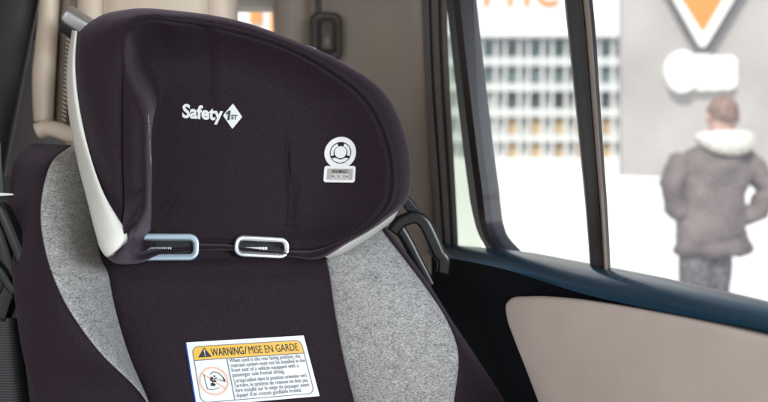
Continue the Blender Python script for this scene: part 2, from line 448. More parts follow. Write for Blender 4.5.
def flat(v2, f, origin, plane, rot=0.0, bvh=None, off=.001):
    ct, st = math.cos(rot), math.sin(rot)
    v = [plane.loc(origin, a * ct - b * st, a * st + b * ct) for a, b in v2]
    if bvh: v = drape(v, plane, bvh, off)
    else: v = [p + plane.N * off for p in v]
    return v, f
def poly2(pts): return pts, [tuple(range(len(pts)))]
def ring2(ro, ri, n=40, cx=0, cy=0, a0=0, a1=360):
    full = abs(a1 - a0) >= 360; k = n if full else n + 1
    v = []
    for i in range(k):
        t = R(a0 + (a1 - a0) * i / n); v += [(cx + ro * math.cos(t), cy + ro * math.sin(t)), (cx + ri * math.cos(t), cy + ri * math.sin(t))]
    f = [(2*i, 2*((i+1) % k), 2*((i+1) % k)+1, 2*i+1) for i in range(n)]
    return v, f
def disc2(r, n=32, cx=0, cy=0, sy=1.0, a0=0, a1=360):
    return [(cx + r * math.cos(R(a0 + (a1-a0) * i / n)), cy + sy * r * math.sin(R(a0 + (a1-a0) * i / n))) for i in range(n if abs(a1-a0) >= 360 else n + 1)], \
           [tuple(range(n if abs(a1-a0) >= 360 else n + 1))]
def shift(s, dx, dy, sx=1, sy=1): return [(a * sx + dx, b * sy + dy) for a, b in s[0]], s[1]
def fan(s):  # finer triangulation of a convex polygon for draping
    v, f = s; cx = sum(a for a, _ in v) / len(v); cy = sum(b for _, b in v) / len(v); n = len(v)
    return list(v) + [(a * .5 + cx * .5, b * .5 + cy * .5) for a, b in v] + [(cx, cy)], \
        [(i, (i+1) % n, n + (i+1) % n, n + i) for i in range(n)] + [(n + i, n + (i+1) % n, 2 * n) for i in range(n)]

# ---- raised logo on the headrest
lo = surf(hb, 182, 117.5); rot = R(-2.5)
v, f = text_shape('Safety', .0255, bold=.0009, sx=.80)
wt = max(a for a, _ in v); kx = .0525 / wt; v = [(a * kx, b) for a, b in v]
m = MB(); m.add(*flat(v, f, lo, HP, rot, hb, .0016))
logo = m.build('brand_logo', M['print_white'], seat, smooth=False)
dc = surf(hb, 232.5, 116.5)
dia = []
for i in range(4):
    a0 = i * 90
    cx, cy = (.0128 * math.cos(R(a0)), .0178 * math.sin(R(a0)))
    for t in (-.32, -.16, 0, .16, .32):
        nx, ny = .0128 * math.cos(R(a0 + 90)), .0178 * math.sin(R(a0 + 90))
        s_ = abs(t); k = .16 * (1 - (s_ / .32) ** 2) * .35
        px_ = cx * (1 - s_ * .55 - .0) + (nx * t * .55); py_ = cy * (1 - s_ * .55) + (ny * t * .55)
        dia.append((px_ * (1 - k * .3), py_ * (1 - k * .3)))
m = MB(); m.add(*flat(*fan((dia, None)), dc, HP, rot, hb, .0018))
m.build('logo_diamond', M['print_white'], logo, smooth=False)
m = MB()
one = [(-.0094, .0030), (-.0062, .0072), (-.0034, .0072), (-.0034, -.0062), (-.0064, -.0062), (-.0064, .0026), (-.0084, .0010)]
m.add(*flat([(a + b * .10, b) for a, b in one], [(0, 1, 5, 6), (1, 2, 3, 5), (3, 4, 5)], dc, HP, rot, hb, .0026))
t2 = text_shape('ST', .0092, bold=.0003); m.add(*flat(*shift(t2, -.0022, -.0046, .86), dc, HP, rot, hb, .0026))
m.build('logo_numeral', M['navy'], logo, smooth=False)
# ---- round badge over a plate on the right wing
AX = {}
def badge_plane():
    c = surf(hb, 341, 160); r_ = surf(hb, 352, 160); l_ = surf(hb, 330, 160); u_ = surf(hb, 341, 140); d_ = surf(hb, 341, 180)
    A = r_ - l_; N = np.cross(A, u_ - d_); N = N if N[1] < 0 else -N
    return Plane(c, N, A)
GP = badge_plane()
def mm_per_px(plane, px, py):
    c = plane.pt(px, py); return np.linalg.norm(plane.pt(px + 1, py) - c), np.linalg.norm(plane.pt(px, py + 1) - c)
ux, uy = mm_per_px(GP, 341, 160)
bc = GP.pt(341, 153); pc = GP.pt(340.5, 174.5)
def bx(s, kx=1.0): return [(a * ux, b * uy) for a, b in s[0]], s[1]
m = MB()
m.add(*flat(*bx(ring2(15.8, 10.8, 48)), bc, GP, 0, hb, .0014))
m.add(*flat(*bx(fan(disc2(6.0, 28, 0, .6))), bc, GP, 0, hb, .0014))
m.add(*flat(*bx(ring2(9.8, 7.0, 16, 0, 0, 22, 68)), bc, GP, 0, hb, .0014))
m.add(*flat(*bx(ring2(9.8, 7.0, 16, 0, 0, 112, 200)), bc, GP, 0, hb, .0014))
m.add(*flat(*bx(ring2(9.8, 7.0, 16, 0, 0, -20, 22)), bc, GP, 0, hb, .0014))
sh = [(-8.2, -5.6), (-5, -5.0), (-3, -6.6), (0, -7.2), (3, -6.6), (5, -5.0), (8.2, -5.6), (5.6, -8.6), (0, -10), (-5.6, -8.6)]
m.add(*flat(*bx(fan((sh, None))), bc, GP, 0, hb, .0014))
rr = rrect(31, 16.5, 2.5); ri = rrect(25.5, 11, .8); n = len(rr)
m.add(*flat([(a * ux, b * uy) for a, b in rr] + [(a * ux, b * uy) for a, b in ri], [(i, (i+1) % n, n + (i+1) % n, n + i) for i in range(n)], pc, GP, 0, hb, .0013))
tb = rrect(17.5, 4.2, .5); m.add(*flat(*bx(fan(([(a, b - 2.2) for a, b in tb], None))), pc, GP, 0, hb, .0015))
badge = m.build('round_badge', M['print_white'], seat, smooth=False)
m = MB(); m.add(*flat(*bx(fan((rrect(25.5, 11, .8), None))), pc, GP, 0, hb, .0009))
m.build('badge_plate', M['print_grey'], badge, smooth=False)
m = MB()
for txt, size, yy, w_ in (('SIDE IMPACT', 4.2, 1.3, 16), ('PROTECTION', 4.0, -3.6, 16.5)):
    t = text_shape(txt, size, bold=.05, align='CENTER'); k = w_ / (max(a for a, _ in t[0]) * 2)
    m.add(*flat(*bx(shift(t, 0, yy, k)), pc, GP, 0, hb, .0019))
m.build('badge_lettering', M['print_black'], badge, smooth=False)
# thin white streak along the left wing's inner edge
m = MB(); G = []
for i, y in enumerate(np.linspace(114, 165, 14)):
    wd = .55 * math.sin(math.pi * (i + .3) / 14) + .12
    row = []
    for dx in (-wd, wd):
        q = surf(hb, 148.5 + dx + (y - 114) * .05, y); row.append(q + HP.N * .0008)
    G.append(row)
m.grid(G); m.build('white_streak', M['print_white'], seat, smooth=False)

# ---- warning label
tl, tr, bl = surf(bb, 186, 343), surf(bb, 303, 336), surf(bb, 196.5, 407)
LN = np.cross(tr - tl, bl - tl); LN = LN if LN[1] < 0 else -LN
LP = Plane(tl, LN, tr - tl); Wl = np.linalg.norm(tr - tl); dn = bl - tl
sk = dn.dot(LP.A); Hl = -dn.dot(LP.U)
TR2 = surf(bb, 318, 400); 
def lab(s, t): # s,t in 0..1 -> local metres (sheared quad like the stitched label)
    return (s * Wl * (1 + .03 * t) + sk * t, -t * Hl)
def lmap(pts): return [lab(a, b) for a, b in pts]
label_w = .002
for i_ in range(25):
    for j_ in range(25):
        q_ = LP.loc(tl, *lab(i_ / 24, j_ / 24))
        h_ = bb.ray_cast(Vector(q_ + LP.N * .1), Vector(-LP.N), .2)
        if h_[0] is not None: label_w = max(label_w, (np.array(h_[0]) - q_).dot(LP.N) + .0006)
print('label_w', label_w)
def lflat(pts, f, off): 
    return [LP.loc(tl, a, b, label_w + off) for a, b in lmap(pts)], f
NL = 16
Gv = [[LP.loc(tl, *lab(i / NL, j / 8), label_w) for i in range(NL + 1)] for j in range(9)]
m = MB(); m.grid(Gv); edge = [[p - LP.N * .0015 for p in r] for r in Gv]; m.grid([Gv[0], edge[0]]); m.grid([[r[-1] for r in Gv], [r[-1] for r in edge]])
label = m.build('warning_label', M['label_white'], seat, smooth=False)
m = MB(); m.grid([[r[0] for r in Gv], [r[0] - LP.N * .003 - LP.A * .0016 for r in Gv]]); m.build('label_edge', M['label_blue'], label, smooth=False)
AR = Wl / Hl
def rr01(x0, y0, x1, y1, r, k=6, corners=(1, 1, 1, 1)):
    out = []
    for (cx, cy, a0), on in zip(((x1, y0, 0), (x0, y0, 90), (x0, y1, 180), (x1, y1, 270)), corners):
        rx, ry = (r, r * AR) if on else (0, 0)
        ox = cx - rx if a0 in (0, 270) else cx + rx; oy = cy + ry if a0 in (0, 90) else cy - ry
        for j in range(k + 1 if on else 1):
            t = R(a0 + 90 * j / k); out.append((ox + rx * math.cos(t), oy - ry * math.sin(t)))
    return out
def outline(pts, wdt, f_off=.0006):
    n = len(pts); p = np.array(pts); c = p.mean(0); out = []
    q = []
    for i in range(n):
        t = p[(i+1) % n] - p[i-1]; t = np.array([t[0], t[1] / AR]); l = np.linalg.norm(t) + 1e-9
        nn = np.array([t[1], -t[0]]) / l; q.append(p[i] + np.array([nn[0] * wdt, nn[1] * wdt * AR]))
    v = list(p) + q
    return v, [(i, (i+1) % n, n + (i+1) % n, n + i) for i in range(n)]
m = MB(); band = rr01(.035, .07, .965, .285, .055, corners=(1, 1, 0, 0)); m.add(*lflat(band, [tuple(range(len(band)))], .0003)); m.build('yellow_band', M['label_yellow'], label, smooth=False)
m = MB()
m.add(*lflat(*outline(rr01(.035, .07, .965, .955, .055), .006), .0006))
m.add(*lflat([(.035, .285), (.965, .285), (.965, .298), (.035, .298)], [(0, 1, 2, 3)], .0006))
m.add(*lflat([(.300, .298), (.307, .298), (.307, .950), (.300, .950)], [(0, 1, 2, 3)], .0006))
m.build('label_border', M['print_text'], label, smooth=False)
m = MB()
def ltext(txt, size, x, y, width, bold, off=.0008):
    v, f = text_shape(txt, 1.0, bold=bold); k = width / max(a for a, _ in v)
    return lflat([(x + a * k, y - b * size) for a, b in v], f, off)
m.add(*ltext('WARNING', .175, .185, .243, .268, .010)); m.add(*ltext('/', .175, .458, .243, .026, .006)); m.add(*ltext('MISE EN GARDE', .175, .492, .243, .43, .0))
tri = [(.135, .095), (.185, .25), (.075, .25)]
m.add(*lflat(tri, [(0, 1, 2)], .0006))
m.build('label_heading', M['print_black'], label, smooth=False)
m = MB(); m.add(*lflat([(.128, .13), (.138, .13), (.135, .205), (.131, .205)], [(0, 1, 2, 3)], .0009)); m.add(*lflat([(.129, .215), (.137, .215), (.137, .235), (.129, .235)], [(0, 1, 2, 3)], .0009))
m.build('exclamation_mark', M['print_white'], label, smooth=False)
m = MB()
lines = [('When used in the rear facing position, the', .60), ('restraint system must not be installed in the', .63), ('front seat of a vehicle equipped with a', .565), ('passenger side frontal airbag.', .435),
         ('Lorsqu\'utilisé dans la position orientée vers', .615), ('l\'arrière, le système de retenue ne doit pas', .61), ('être installé sur le siège du passager avant', .615), ('équipé d\'un coussin gonflable frontal.', .54)]
y = .362
for i, (t, w_) in enumerate(lines):
    m.add(*ltext(t, .090, .322, y, w_, .004)); y += .076 if i != 3 else .090
m.build('label_text', M['print_text'], label, smooth=False)
# prohibition pictogram
pcx, pcy = .165, .63
def pic(pts): return [(pcx + a, pcy + b * AR) for a, b in pts]
m = MB()
v, f = ring2(.118, .104, 40); m.add(*lflat(pic(v), f, .0006))
a = R(40); d = .0065
m.add(*lflat(pic([(-.108*math.cos(a)+d*math.sin(a), -.108*math.sin(a)-d*math.cos(a)), (.108*math.cos(a)+d*math.sin(a), .108*math.sin(a)-d*math.cos(a)), (.108*math.cos(a)-d*math.sin(a), .108*math.sin(a)+d*math.cos(a)), (-.108*math.cos(a)-d*math.sin(a), -.108*math.sin(a)+d*math.cos(a))]), [(0, 1, 2, 3)], .0006))
m.build('prohibition_ring', M['label_pink'], label, smooth=False)
m = MB()
def stroke(pts, wd):
    for (x0, y0), (x1, y1) in zip(pts[:-1], pts[1:]):
        l = math.hypot(x1-x0, y1-y0) + 1e-9; nx, ny = -(y1-y0)/l*wd, (x1-x0)/l*wd
        m.add(*lflat(pic([(x0+nx, y0+ny), (x1+nx, y1+ny), (x1-nx, y1-ny), (x0-nx, y0-ny)]), [(0, 1, 2, 3)], .0009))
stroke([(-.070, -.06), (-.066, .0), (-.060, .062), (-.02, .072), (.035, .058)], .0022)
stroke([(-.02, -.055), (.01, -.075), (.05, -.062), (.075, -.03), (.085, .01), (.06, .0), (.03, -.01)], .0026)
v, f = disc2(.013, 14, -.012, -.022); m.add(*lflat(pic(v), f, .0009))
v, f = disc2(.008, 12, .012, -.038); m.add(*lflat(pic(v), f, .0009))
m.add(*lflat(pic([(-.03, .02), (-.01, .012), (.012, .03), (-.004, .044), (-.026, .04)]), [(0, 1, 2, 3, 4)], .0009))
m.add(*lflat(pic([(.074, -.035), (.09, -.01), (.094, .02), (.08, .0)]), [(0, 1, 2, 3)], .0009))
stroke([(-.026, -.012), (-.004, .006), (.02, .002)], .006); stroke([(.0, .0), (.015, -.02), (.03, -.022)], .004)
m.build('pictogram', M['print_black'], label, smooth=False)

# ---- black seat-belt guides on both sides of the child seat
def bar(pts, a, b, name, mt, parent, taper=None, up=(0, -1, 0)):
    pth = crom([P(*q) for q in pts], 6)
    return sweep(pth, lambda t: oval(a * (taper(t) if taper else 1), b, 20, 5.5), up=up)
g = bar([(392,232,1.12),(399,223,1.12),(408,218.5,1.12),(418,218,1.12),(425,224,1.12),(432,238,1.12),(439,254,1.12),(444,266,1.12),(443,273,1.12)], .0095, .012, '', None, None)
g2 = bar([(392,219,1.13),(401,231,1.13),(409,245,1.13),(417,261,1.13),(425,276,1.13),(430,286,1.13)], .0085, .012, '', None, None)
g.add(g2.v, g2.f)
bg = g.build('belt_guide', M['black_gloss'], seat)
g = bar([(388,176,1.13),(401,195,1.13),(409,205,1.13),(415,212,1.13)], .0085, .008, '', None, None)
g.build('belt_hook', M['black_gloss'], seat)
g = bar([(-14,206,.93),(-4,206,.93),(4,211,.93),(10,224,.93),(17,241,.93),(24,258,.93),(27,264,.93)], .007, .010, '', None, None)
g2 = bar([(22,266,.925),(28,264,.925),(33,261,.925)], .006, .008, '', None, None); g.add(g2.v, g2.f)
g2 = bar([(-10,222,.95),(-1,228,.95),(5,244,.95),(10,262,.95),(14,282,.95),(8,300,.95),(2,318,.95)], .010, .012, '', None, None); g.add(g2.v, g2.f)
g2 = bar([(-10,262,.94),(2,270,.94),(12,285,.94),(18,292,.94)], .006, .009, '', None, None); g.add(g2.v, g2.f)
g.build('belt_guide', M['black_gloss'], seat)
bpy.context.view_layer.update()

# ================================================================= CAR
car = empty('car', (-.25, .9, .0), 'car cabin with beige seat and taupe pillar trim around a dark side door', 'car')
F = np.array([.297, -.955, 0]); NIN = np.array([-.955, -.297, 0])
S0 = P(470, 250, 1.3)                      # rear end of the window sill
KT = .098                                   # tumblehome of the glass
VUP = np.array([NIN[0] * KT, NIN[1] * KT, 1.0]); VUP /= np.linalg.norm(VUP)
DN = np.cross(F, VUP); DN = DN if DN.dot(NIN) > 0 else -DN
DP = Plane(S0, DN, F)                       # glass plane, N points into the cabin
DV = Plane(S0, NIN, F)                      # vertical plane of the door panel
# sill: follows pixels of the glass line, then profile inward/down
sill_top = [(430,243),(452,246),(470,248),(490,249),(510,250.5),(540,255),(575,262),(610,268.5),(660,278),(715,290),(768,303),(830,320),(900,340)]
st = crom([(x, y, 0) for x, y in sill_top], 6)
line = [DP.pt(x, y, .0) for x, y, _ in st]
sill_in = [(428,251),(444,254),(462,257),(484,261),(508,266.5),(540,276.5),(578,288),(612,296),(660,305.5),(715,315.5),(768,325.5),(830,338),(900,353)]
inn = [DV.pt(x, y, .05) for x, y in crom(sill_in, 6)[:, :2]]
zv = np.array([0, 0, 1.])
G = []
for t, h in ((-.5, -.03), (-.2, -.004), (0, 0), (.2, .0055), (.4, .0085), (.6, .0085), (.78, .006), (.9, .0025), (.97, -.0015), (1, -.005)):
    G.append([a * (1 - t) + b_ * t + zv * h for a, b_ in zip(line, inn)])
door_root = MB(); 
pan = [G[-1]]
for dz, e in ((-.002, -.006), (-.05, -.006), (-.12, -.004), (-.22, -.002), (-.4, -.002), (-.6, -.01)):
    pan.append([p + NIN * e + np.array([0, 0, dz]) for p in G[-1]])
m = MB(); m.grid(pan)
door = m.build('rear_door', M['door_dark'], car)
m = MB(); m.grid(G); m.build('window_sill', M['sill'], door)
# beige insert: padded panel with rounded corner
EP = .050
ins = [(566,470,EP),(548,425,EP),(537,395,EP),(526,366,EP),(515,338,EP),(507.5,315,EP),(507,304,EP),(513,298,EP),(526,296.5,EP),(560,297.5,EP),(610,304,EP),(660,313,EP),(715,324,EP),(775,337.5,EP),(840,353,EP),(840,420,EP),(840,470,EP),(750,472,EP),(650,472,EP)]
ic = crom(ins, 6, True)
i3 = np.array([DV.pt(x, y, w) for x, y, w in ic]); cc = DV.pt(700, 410, EP)
G2 = [list(i3 - NIN * .006), list(i3 + NIN * .001)]
for f_, w in ((.985, .004), (.96, .0062), (.92, .0075), (.8, .009), (.6, .010), (.4, .0105), (.2, .011), (.01, .011)):
    G2.append([cc + (p - cc) * f_ + NIN * w for p in i3])
m = MB(); m.grid(G2, closed_u=True); m.add(G2[-1], [tuple(range(len(i3)))]); m.build('door_insert', M['insert'], door)

# window frame of the door (rear upright), quarter strip, divider bar
def strip(c_pts, prof, name, mt, parent, plane=DP, sharp=35, k=8):
    """bar following pixel centre-line on a plane; prof = [(dx_px, height)] across, in px and metres"""
    c = crom([(x, y, w) for x, y, w in c_pts], k); G = []
    for dx, h in prof:
        row = []
        for (x, y, sc_) in c: row.append(plane.pt(x + dx * sc_, y, h))
        G.append(row)
    mm = MB(); mm.grid(list(map(list, zip(*G))), closed_u=True)
    mm.add([g_[0] for g_ in G], [tuple(range(len(G)))]); mm.add([g_[-1] for g_ in G], [tuple(range(len(G)))])
    return mm.build(name, mt, parent, sharp=sharp)
# upright of the door frame (with the rounded lower corner)
fr = [(452,-70),(456,-30),(460.5,10),(466,60),(473,120),(480.5,180),(485,210),(490,230),(497,244),(507,256),(520,270)]
fp = [DP.pt(x, y, .002) for x, y in crom(fr, 8)]
def fsec(w_, h_):
    return lambda t: [(-w_, -h_), (w_, -h_), (w_, h_ * .1), (w_ * .72, h_ * .8), (w_ * .2, h_), (-w_ * .5, h_), (-w_, h_ * .6)]
up_prof = fsec(.025, .018)
def ftap(t): return 1 if t < .55 else max(.42, 1 - .58 * (t - .55) / .22)
def fsec2(t):
    w_, h_ = .025 * ftap(t), .018
    return [(-w_, -h_), (w_, -h_), (w_, h_ * .0), (w_ * .45, h_), (-w_ * .6, h_), (-w_, h_ * .6)]
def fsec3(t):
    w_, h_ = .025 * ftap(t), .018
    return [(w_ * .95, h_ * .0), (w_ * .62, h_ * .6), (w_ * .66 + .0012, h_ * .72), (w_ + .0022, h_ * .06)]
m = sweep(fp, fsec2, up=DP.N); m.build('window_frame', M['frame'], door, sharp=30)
m = sweep(fp, fsec3, up=DP.N); m.build('frame_highlight_strip', M['frame_highlight'], door, sharp=30)  # strip painting the highlight along the frame edge
dv = [(573,-70,1),(577,-20,1),(581,20,1),(587,90,.92),(592,150,.84),(597,210,.78),(601,272,.72)]
strip(dv, [(-14.5,-.012),(-14.5,.012),(-12,.016),(3,.017),(4.5,.012),(10,.010),(13.5,.004),(13.5,-.012)], 'window_divider', M['frame'], door)
strip([(x + 6.5 * s_, y, s_) for x, y, s_ in dv], [(-2.6,.005),(-2.6,.0150),(0,.0160),(3.4,.0145),(3.4,.005)], 'divider_highlight_strip', M['divider_highlight'], door)  # strip painting the highlight down the divider
# panes
def pane(poly, name, off=0.0):
    mm = MB(); mm.add([DP.pt(x, y, off) for x, y in poly], [tuple(range(len(poly)))]); return mm.build(name, M['glass'], door, smooth=False)
pane([(470,-70),(572,-70),(598,268),(540,257),(500,252),(484,240)], 'window_pane', .002)
pane([(588,-70),(880,-70),(880,338),(768,306),(660,281),(606,270)], 'window_pane', -.002)
# top rail of the door frame, above the picture
strip([(440,-72,1),(560,-84,1),(700,-100,1),(880,-125,1)], [(0,-.02),(0,.03),(1,.03),(1,-.02)], 'frame_rail', M['frame'], door)
# pillar weatherstrip: ribbed dark rubber
ws = [(432,-70,1.05),(432.5,-20,1.05),(433.5,30,1),(436,90,1),(440,150,.95),(444,210,.9),(447,262,.85)]
wst = strip(ws, [(-11,-.03),(-11,.012),(-8,.02),(-4,.021),(-3,.016),(-1.5,.016),(0,.023),(5,.023),(6.5,.017),(9,.017),(14,.010),(14,-.03)], 'weather_strip', M['rubber'], car)
# quarter window body jamb behind the light strip stays open: only a pane
mm = MB(); mm.add([DP.pt(x, y, -.012) for x, y in ((440,-70),(456,-70),(468,60),(476,150),(482,250),(448,252))], [tuple(range(6))]); mm.build('quarter_pane', M['tinted'], car, smooth=False)
# pillar trim curving from the side round to the back window
rows = []
for y in np.linspace(-80, 330, 22):
    k = (y + 80) / 410
    rows.append([P(x + (y - 100) * sx, y, d) for x, d, sx in ((436,1.47,.045),(430,1.455,.045),(424,1.45,.04),(414,1.475,.03),(398,1.52,.02),(375,1.565,.01),(345,1.60,0),(315,1.62,0),(292,1.63,0),(283,1.64,.0),(279,1.66,.05),(277,1.72,.05))])
m = MB(); m.grid(rows); pil = m.build('pillar_trim', M['taupe'], car)
# belt anchor on the pillar
c = P(326, 37, 1.585); AP = Plane(c, (.25, -.95, .05), (1, .25, 0))
def arec(w, h, r, z, dx=0, dy=0): return [AP.loc(c, a + dx, b + dy, z) for a, b in rrect(w, h, r)]
G = [arec(.066,.100,.018,-.02), arec(.066,.100,.018,.008), arec(.060,.094,.016,.014), arec(.042,.074,.010,.015), arec(.038,.070,.009,.009), arec(.002,.002,.0005,.009)]
m = MB(); m.grid(G, closed_u=True); an = m.build('belt_anchor', M['taupe_dark'], pil)
G = [arec(.026,.060,.008,.006), arec(.026,.060,.008,.013), arec(.020,.054,.006,.016), arec(.002,.002,.0005,.016)]
m = MB(); m.grid(G, closed_u=True); m.build('anchor_slide', M['slide'], an)
m = MB(); m.prism([P(312,-80,1.57), P(320,-80,1.57), P(322,20,1.57), P(315,20,1.57)], (0, .003, 0)); m.build('seat_belt', M['taupe_dark'], an, smooth=False)
# window behind the seats, a sliver at the top
m = MB(); m.add([P(x, y, 1.70) for x, y in ((150,-80),(300,-80),(300,90),(150,90))], [(0,1,2,3)]); m.build('back_window', M['glass'], car, smooth=False)

# rear bench seat: beige vinyl back, with bolster, stitched strip, head restraint
rs_rows = []
def beige_profile(y):
    return
benchQ = P(140, 60, 1.30)
def seat_section(pts, ys, puffs, name, mt, parent, taper=None):
    rows = []
    for y in ys:
        kx = taper(y) if taper else 0
        rows.append([P(x + kx * sgn, y, d) for x, d, sgn in pts])
    mm = MB(); mm.grid(rows); return mm.build(name, mt, parent)
ys = np.linspace(-80, 420, 40)
bench = seat_section([(66,1.36,0),(70,1.30,0),(80,1.285,0),(92,1.285,0),(101,1.29,0),(103,1.305,0),(105,1.29,0),(120,1.275,0),(160,1.27,0),(195,1.275,0),(206,1.285,0),(208.5,1.305,0),(211,1.29,0),(222,1.29,0),(230,1.30,0),(236,1.33,0),(238,1.40,0)], ys, None, 'rear_seat', M['beige'], car,)
# bolster on the left of it, rounded at its foot
bo = []
for y, xl, xr, bulge in ((-80,45,62,.02),(-20,41,60,.025),(10,38.5,59,.025),(50,34.5,57.5,.028),(85,32,55.5,.028),(110,33,54.5,.026),(120,36,54,.02),(126,40,53,.01),(128,44,51,.0)):
    row = []
    for i in range(15):
        t = math.pi * i / 14; x = (xl + xr) / 2 - (xr - xl) / 2 * math.cos(t)
        row.append(P(x, y, 1.235 + .03 - (bulge + .01) * math.sin(t) ** .8 + .03 * (i in (0, 14))))
    bo.append(row)
bo = list(map(list, zip(*[crom(np.array([r[i] for r in bo]), 5) for i in range(15)])))
m = MB(); m.grid(bo); m.build('seat_bolster', M['beige'], bench)
pth = crom([P(x, y, 1.25) for x, y in ((38,131),(46,128),(56,129.5),(66,133),(80,137))], 6)
m = sweep(pth, lambda t: oval(.013, .012), up=(0, -1, 0)); m.build('cushion_roll', M['beige'], bench)
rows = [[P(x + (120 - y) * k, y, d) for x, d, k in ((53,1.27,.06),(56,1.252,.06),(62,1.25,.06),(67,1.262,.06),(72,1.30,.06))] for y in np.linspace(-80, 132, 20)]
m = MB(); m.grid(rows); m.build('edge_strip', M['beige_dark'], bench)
m = MB()
for y in np.arange(10, 132, 4.2):
    a = P(62 + (120 - y) * .06, y, 1.2485); b_ = P(66 + (120 - y) * .06, y + 2.6, 1.2525); t_ = np.array([0, -.001, .0026])
    m.prism([a, b_, b_ + t_, a + t_], (0, -.0016, 0))
m.build('stitching', M['beige'], bench, smooth=False)
# grey release lever
ax0, ax1 = P(66, 13, 1.14), P(104, 37, 1.17)
dirv = (ax1 - ax0) / np.linalg.norm(ax1 - ax0); upv = np.array([.5, -.35, .8]); upv -= dirv * upv.dot(dirv); upv /= np.linalg.norm(upv); sd = np.cross(dirv, upv)
def lsec(p, s_, dz=0): return [p + sd * a * s_ + upv * (b * s_ + dz) for a, b in rrect(.034, .022, .006, 4)]
G = [lsec(ax0 - dirv * .004, .55), lsec(ax0 - dirv * .002, .85), lsec(ax0 + dirv * .003, 1), lsec(ax1, 1)]
m = MB(); m.grid(G, closed_u=True); m.add(G[0], [tuple(range(len(G[0])))]); m.build('release_lever', M['silver'], bench, sharp=40)
G = [lsec(ax0 + dirv * .003, .9, -.016), lsec(ax1, .9, -.018)]
m = MB(); m.grid(G, closed_u=True); m.add(G[0], [tuple(range(len(G[0])))]); m.build('lever_underside', M['black'], bench, sharp=40)
# dark panel and pale panel at far left, strap
rows = [[P(x + (100 - y) * k, y, d) for x, d, k in ((-140,1.30,0),(-60,1.28,0),(-10,1.28,.1),(14,1.285,.19),(19.5,1.30,.19),(21,1.36,.19))] for y in np.linspace(-80, 330, 20)]
m = MB(); m.grid(rows); m.build('side_trim', M['dark_panel'], car)
m = MB(); m.grid([[P(x, y + (x * .12), 1.22) for x in (-160, -60, 0, 40, 70)] for y in (176, 260, 360, 480)]); m.build('lower_trim', M['dark_panel'], car)
m = MB(); m.grid([[P(x, y, 1.55) for x in (5, 30, 80)] for y in (40, 100, 200)]); m.build('quarter_panel', M['greyblue'], car)
rows = [[P(x + (y - 320) * k, y, d) for x, d, k in ((-22,.96,.0),(-6,.945,.02),(6,.94,.05),(14,.945,.10),(20,.97,.12))] for y in np.linspace(318, 470, 24)]
m = MB(); m.grid(rows); m.build('belt_webbing', M['webbing'], car)
m = MB(); m.prism([P(-10,140,1.0), P(-3.5,142,1.0), P(-.5,192,1.0), P(-10,196,1.0)], (0, .01, 0)); 
m.prism([P(-3,192.5,1.0), P(12,193.5,1.0), P(14,195,1.0), P(-3,196,1.0)], (0, .006, 0)); m.build('background_light_strip', M['silver'], car, smooth=False)  # pale bars standing in for background light at the left edge
# roof lining sized to block sky light, floor and bench cushion close the cabin (all outside the picture)
m = MB()
rf = [(-1.35,-.45,1.62),(.40,-.45,1.62),(.20,.9,1.60),(-.05,1.75,1.58),(-1.25,1.75,1.58)]
m.prism([np.array(p) for p in rf], (0, 0, .04)); m.build('headliner', M['headliner'], car, smooth=False)
m = MB(); m.box((-1.2, .55, .45), (.10, 1.5, .60)); m.build('bench_cushion', M['beige'], car, smooth=False)
m = MB(); m.box((-1.3, -.6, .18), (.22, 1.8, .22)); m.build('cabin_floor', M['door_dark'], car, smooth=False)

m = MB(); m.box((-1.36, .25, .2), (-1.32, 1.75, 1.62)); m.box((-1.36, 1.75, .2), (-.75, 1.79, 1.62)); m.build('far_side_light_block', M['dark_panel'], car, smooth=False)  # unseen panels added to cut sky fill and deepen contrast

# ================================================================= OUTSIDE
m = MB(); m.add([(-300,-300,0),(300,-300,0),(300,300,0),(-300,300,0)], [(0,1,2,3)])
tag(m.build('ground', M['ground'], None, smooth=False), kind='structure')

# white facade with a grid of windows
Df = 20.0
fac = empty('office_building', tuple(P(540, 201, Df)[:2]) + (0.0,), 'bright white building with a grid of small windows and orange lettering', 'building')
z0 = 0.0
m = MB()
def fb(x0, x1, y0, y1, d0, d1, mm): 
    a = P(x0, y1, Df); b_ = P(x1, y0, Df); mm.box((a[0], Df + d0, a[2]), (b_[0], Df + d1, b_[2]))
fb(250, 632, -330, 38, -.25, .6, m)
a = P(250, 158, Df); b_ = P(632, 158, Df); m.box((a[0], Df - .1, 0), (b_[0], Df + .6, a[2]))
wallm = m
fb(250, 632, 38, 158, .25, .6, m)
m.build('facade_wall', M['wall_white'], fac, smooth=False)
bands = [(57.5, 66), (83.5, 91.5), (108.5, 117), (134.5, 142)]
for y0, y1 in bands:
    m = MB(); fb(250, 632, y0, y1, -.05, .25, m); m.build('facade_band', M['band'], fac, smooth=False)
rowsY = [(38, 57.5), (66, 83.5), (91.5, 108.5), (117, 134.5), (142, 158)]
for ri_, (y0, y1) in enumerate(rowsY):
    for ci in range(-1, 7):
        x0 = 483.5 + 23.4 * ci; 
        mt = [M['pane_teal'], M['pane_teal'], M['pane_dark_reflection'], M['pane_tan_reflection'], M['pane_tan_reflection']][ri_]
        if ri_ >= 2 and ci < 1: mt = M['pane_grey']
        m = MB(); fb(x0 - 1.4, x0 + 11.4, y0, y1, .10, .248, m); m.build('window', mt, fac, smooth=False)
        m = MB(); fb(x0 + 12.4, x0 + 21.0, y0, y1, .16, .247, m); m.build('window', M['pane_grey'] if ri_ < 3 else M['band'], fac, smooth=False)
for ci in range(-10, 7):
    for dx_ in (-1.6, 11.6):
        m = MB(); fb(483.5 + 23.4 * ci + dx_ - .75, 483.5 + 23.4 * ci + dx_ + .75, 38.2, 157.8, -.09, .10, m); m.build('mullion', M['wall_white'], fac, smooth=False)
v, f = text_shape('The', 1.0); 
k = 62 * Df / 768
v2 = [(a * k * .92, b * k) for a, b in v]
o_ = P(468, 9, Df); m = MB()
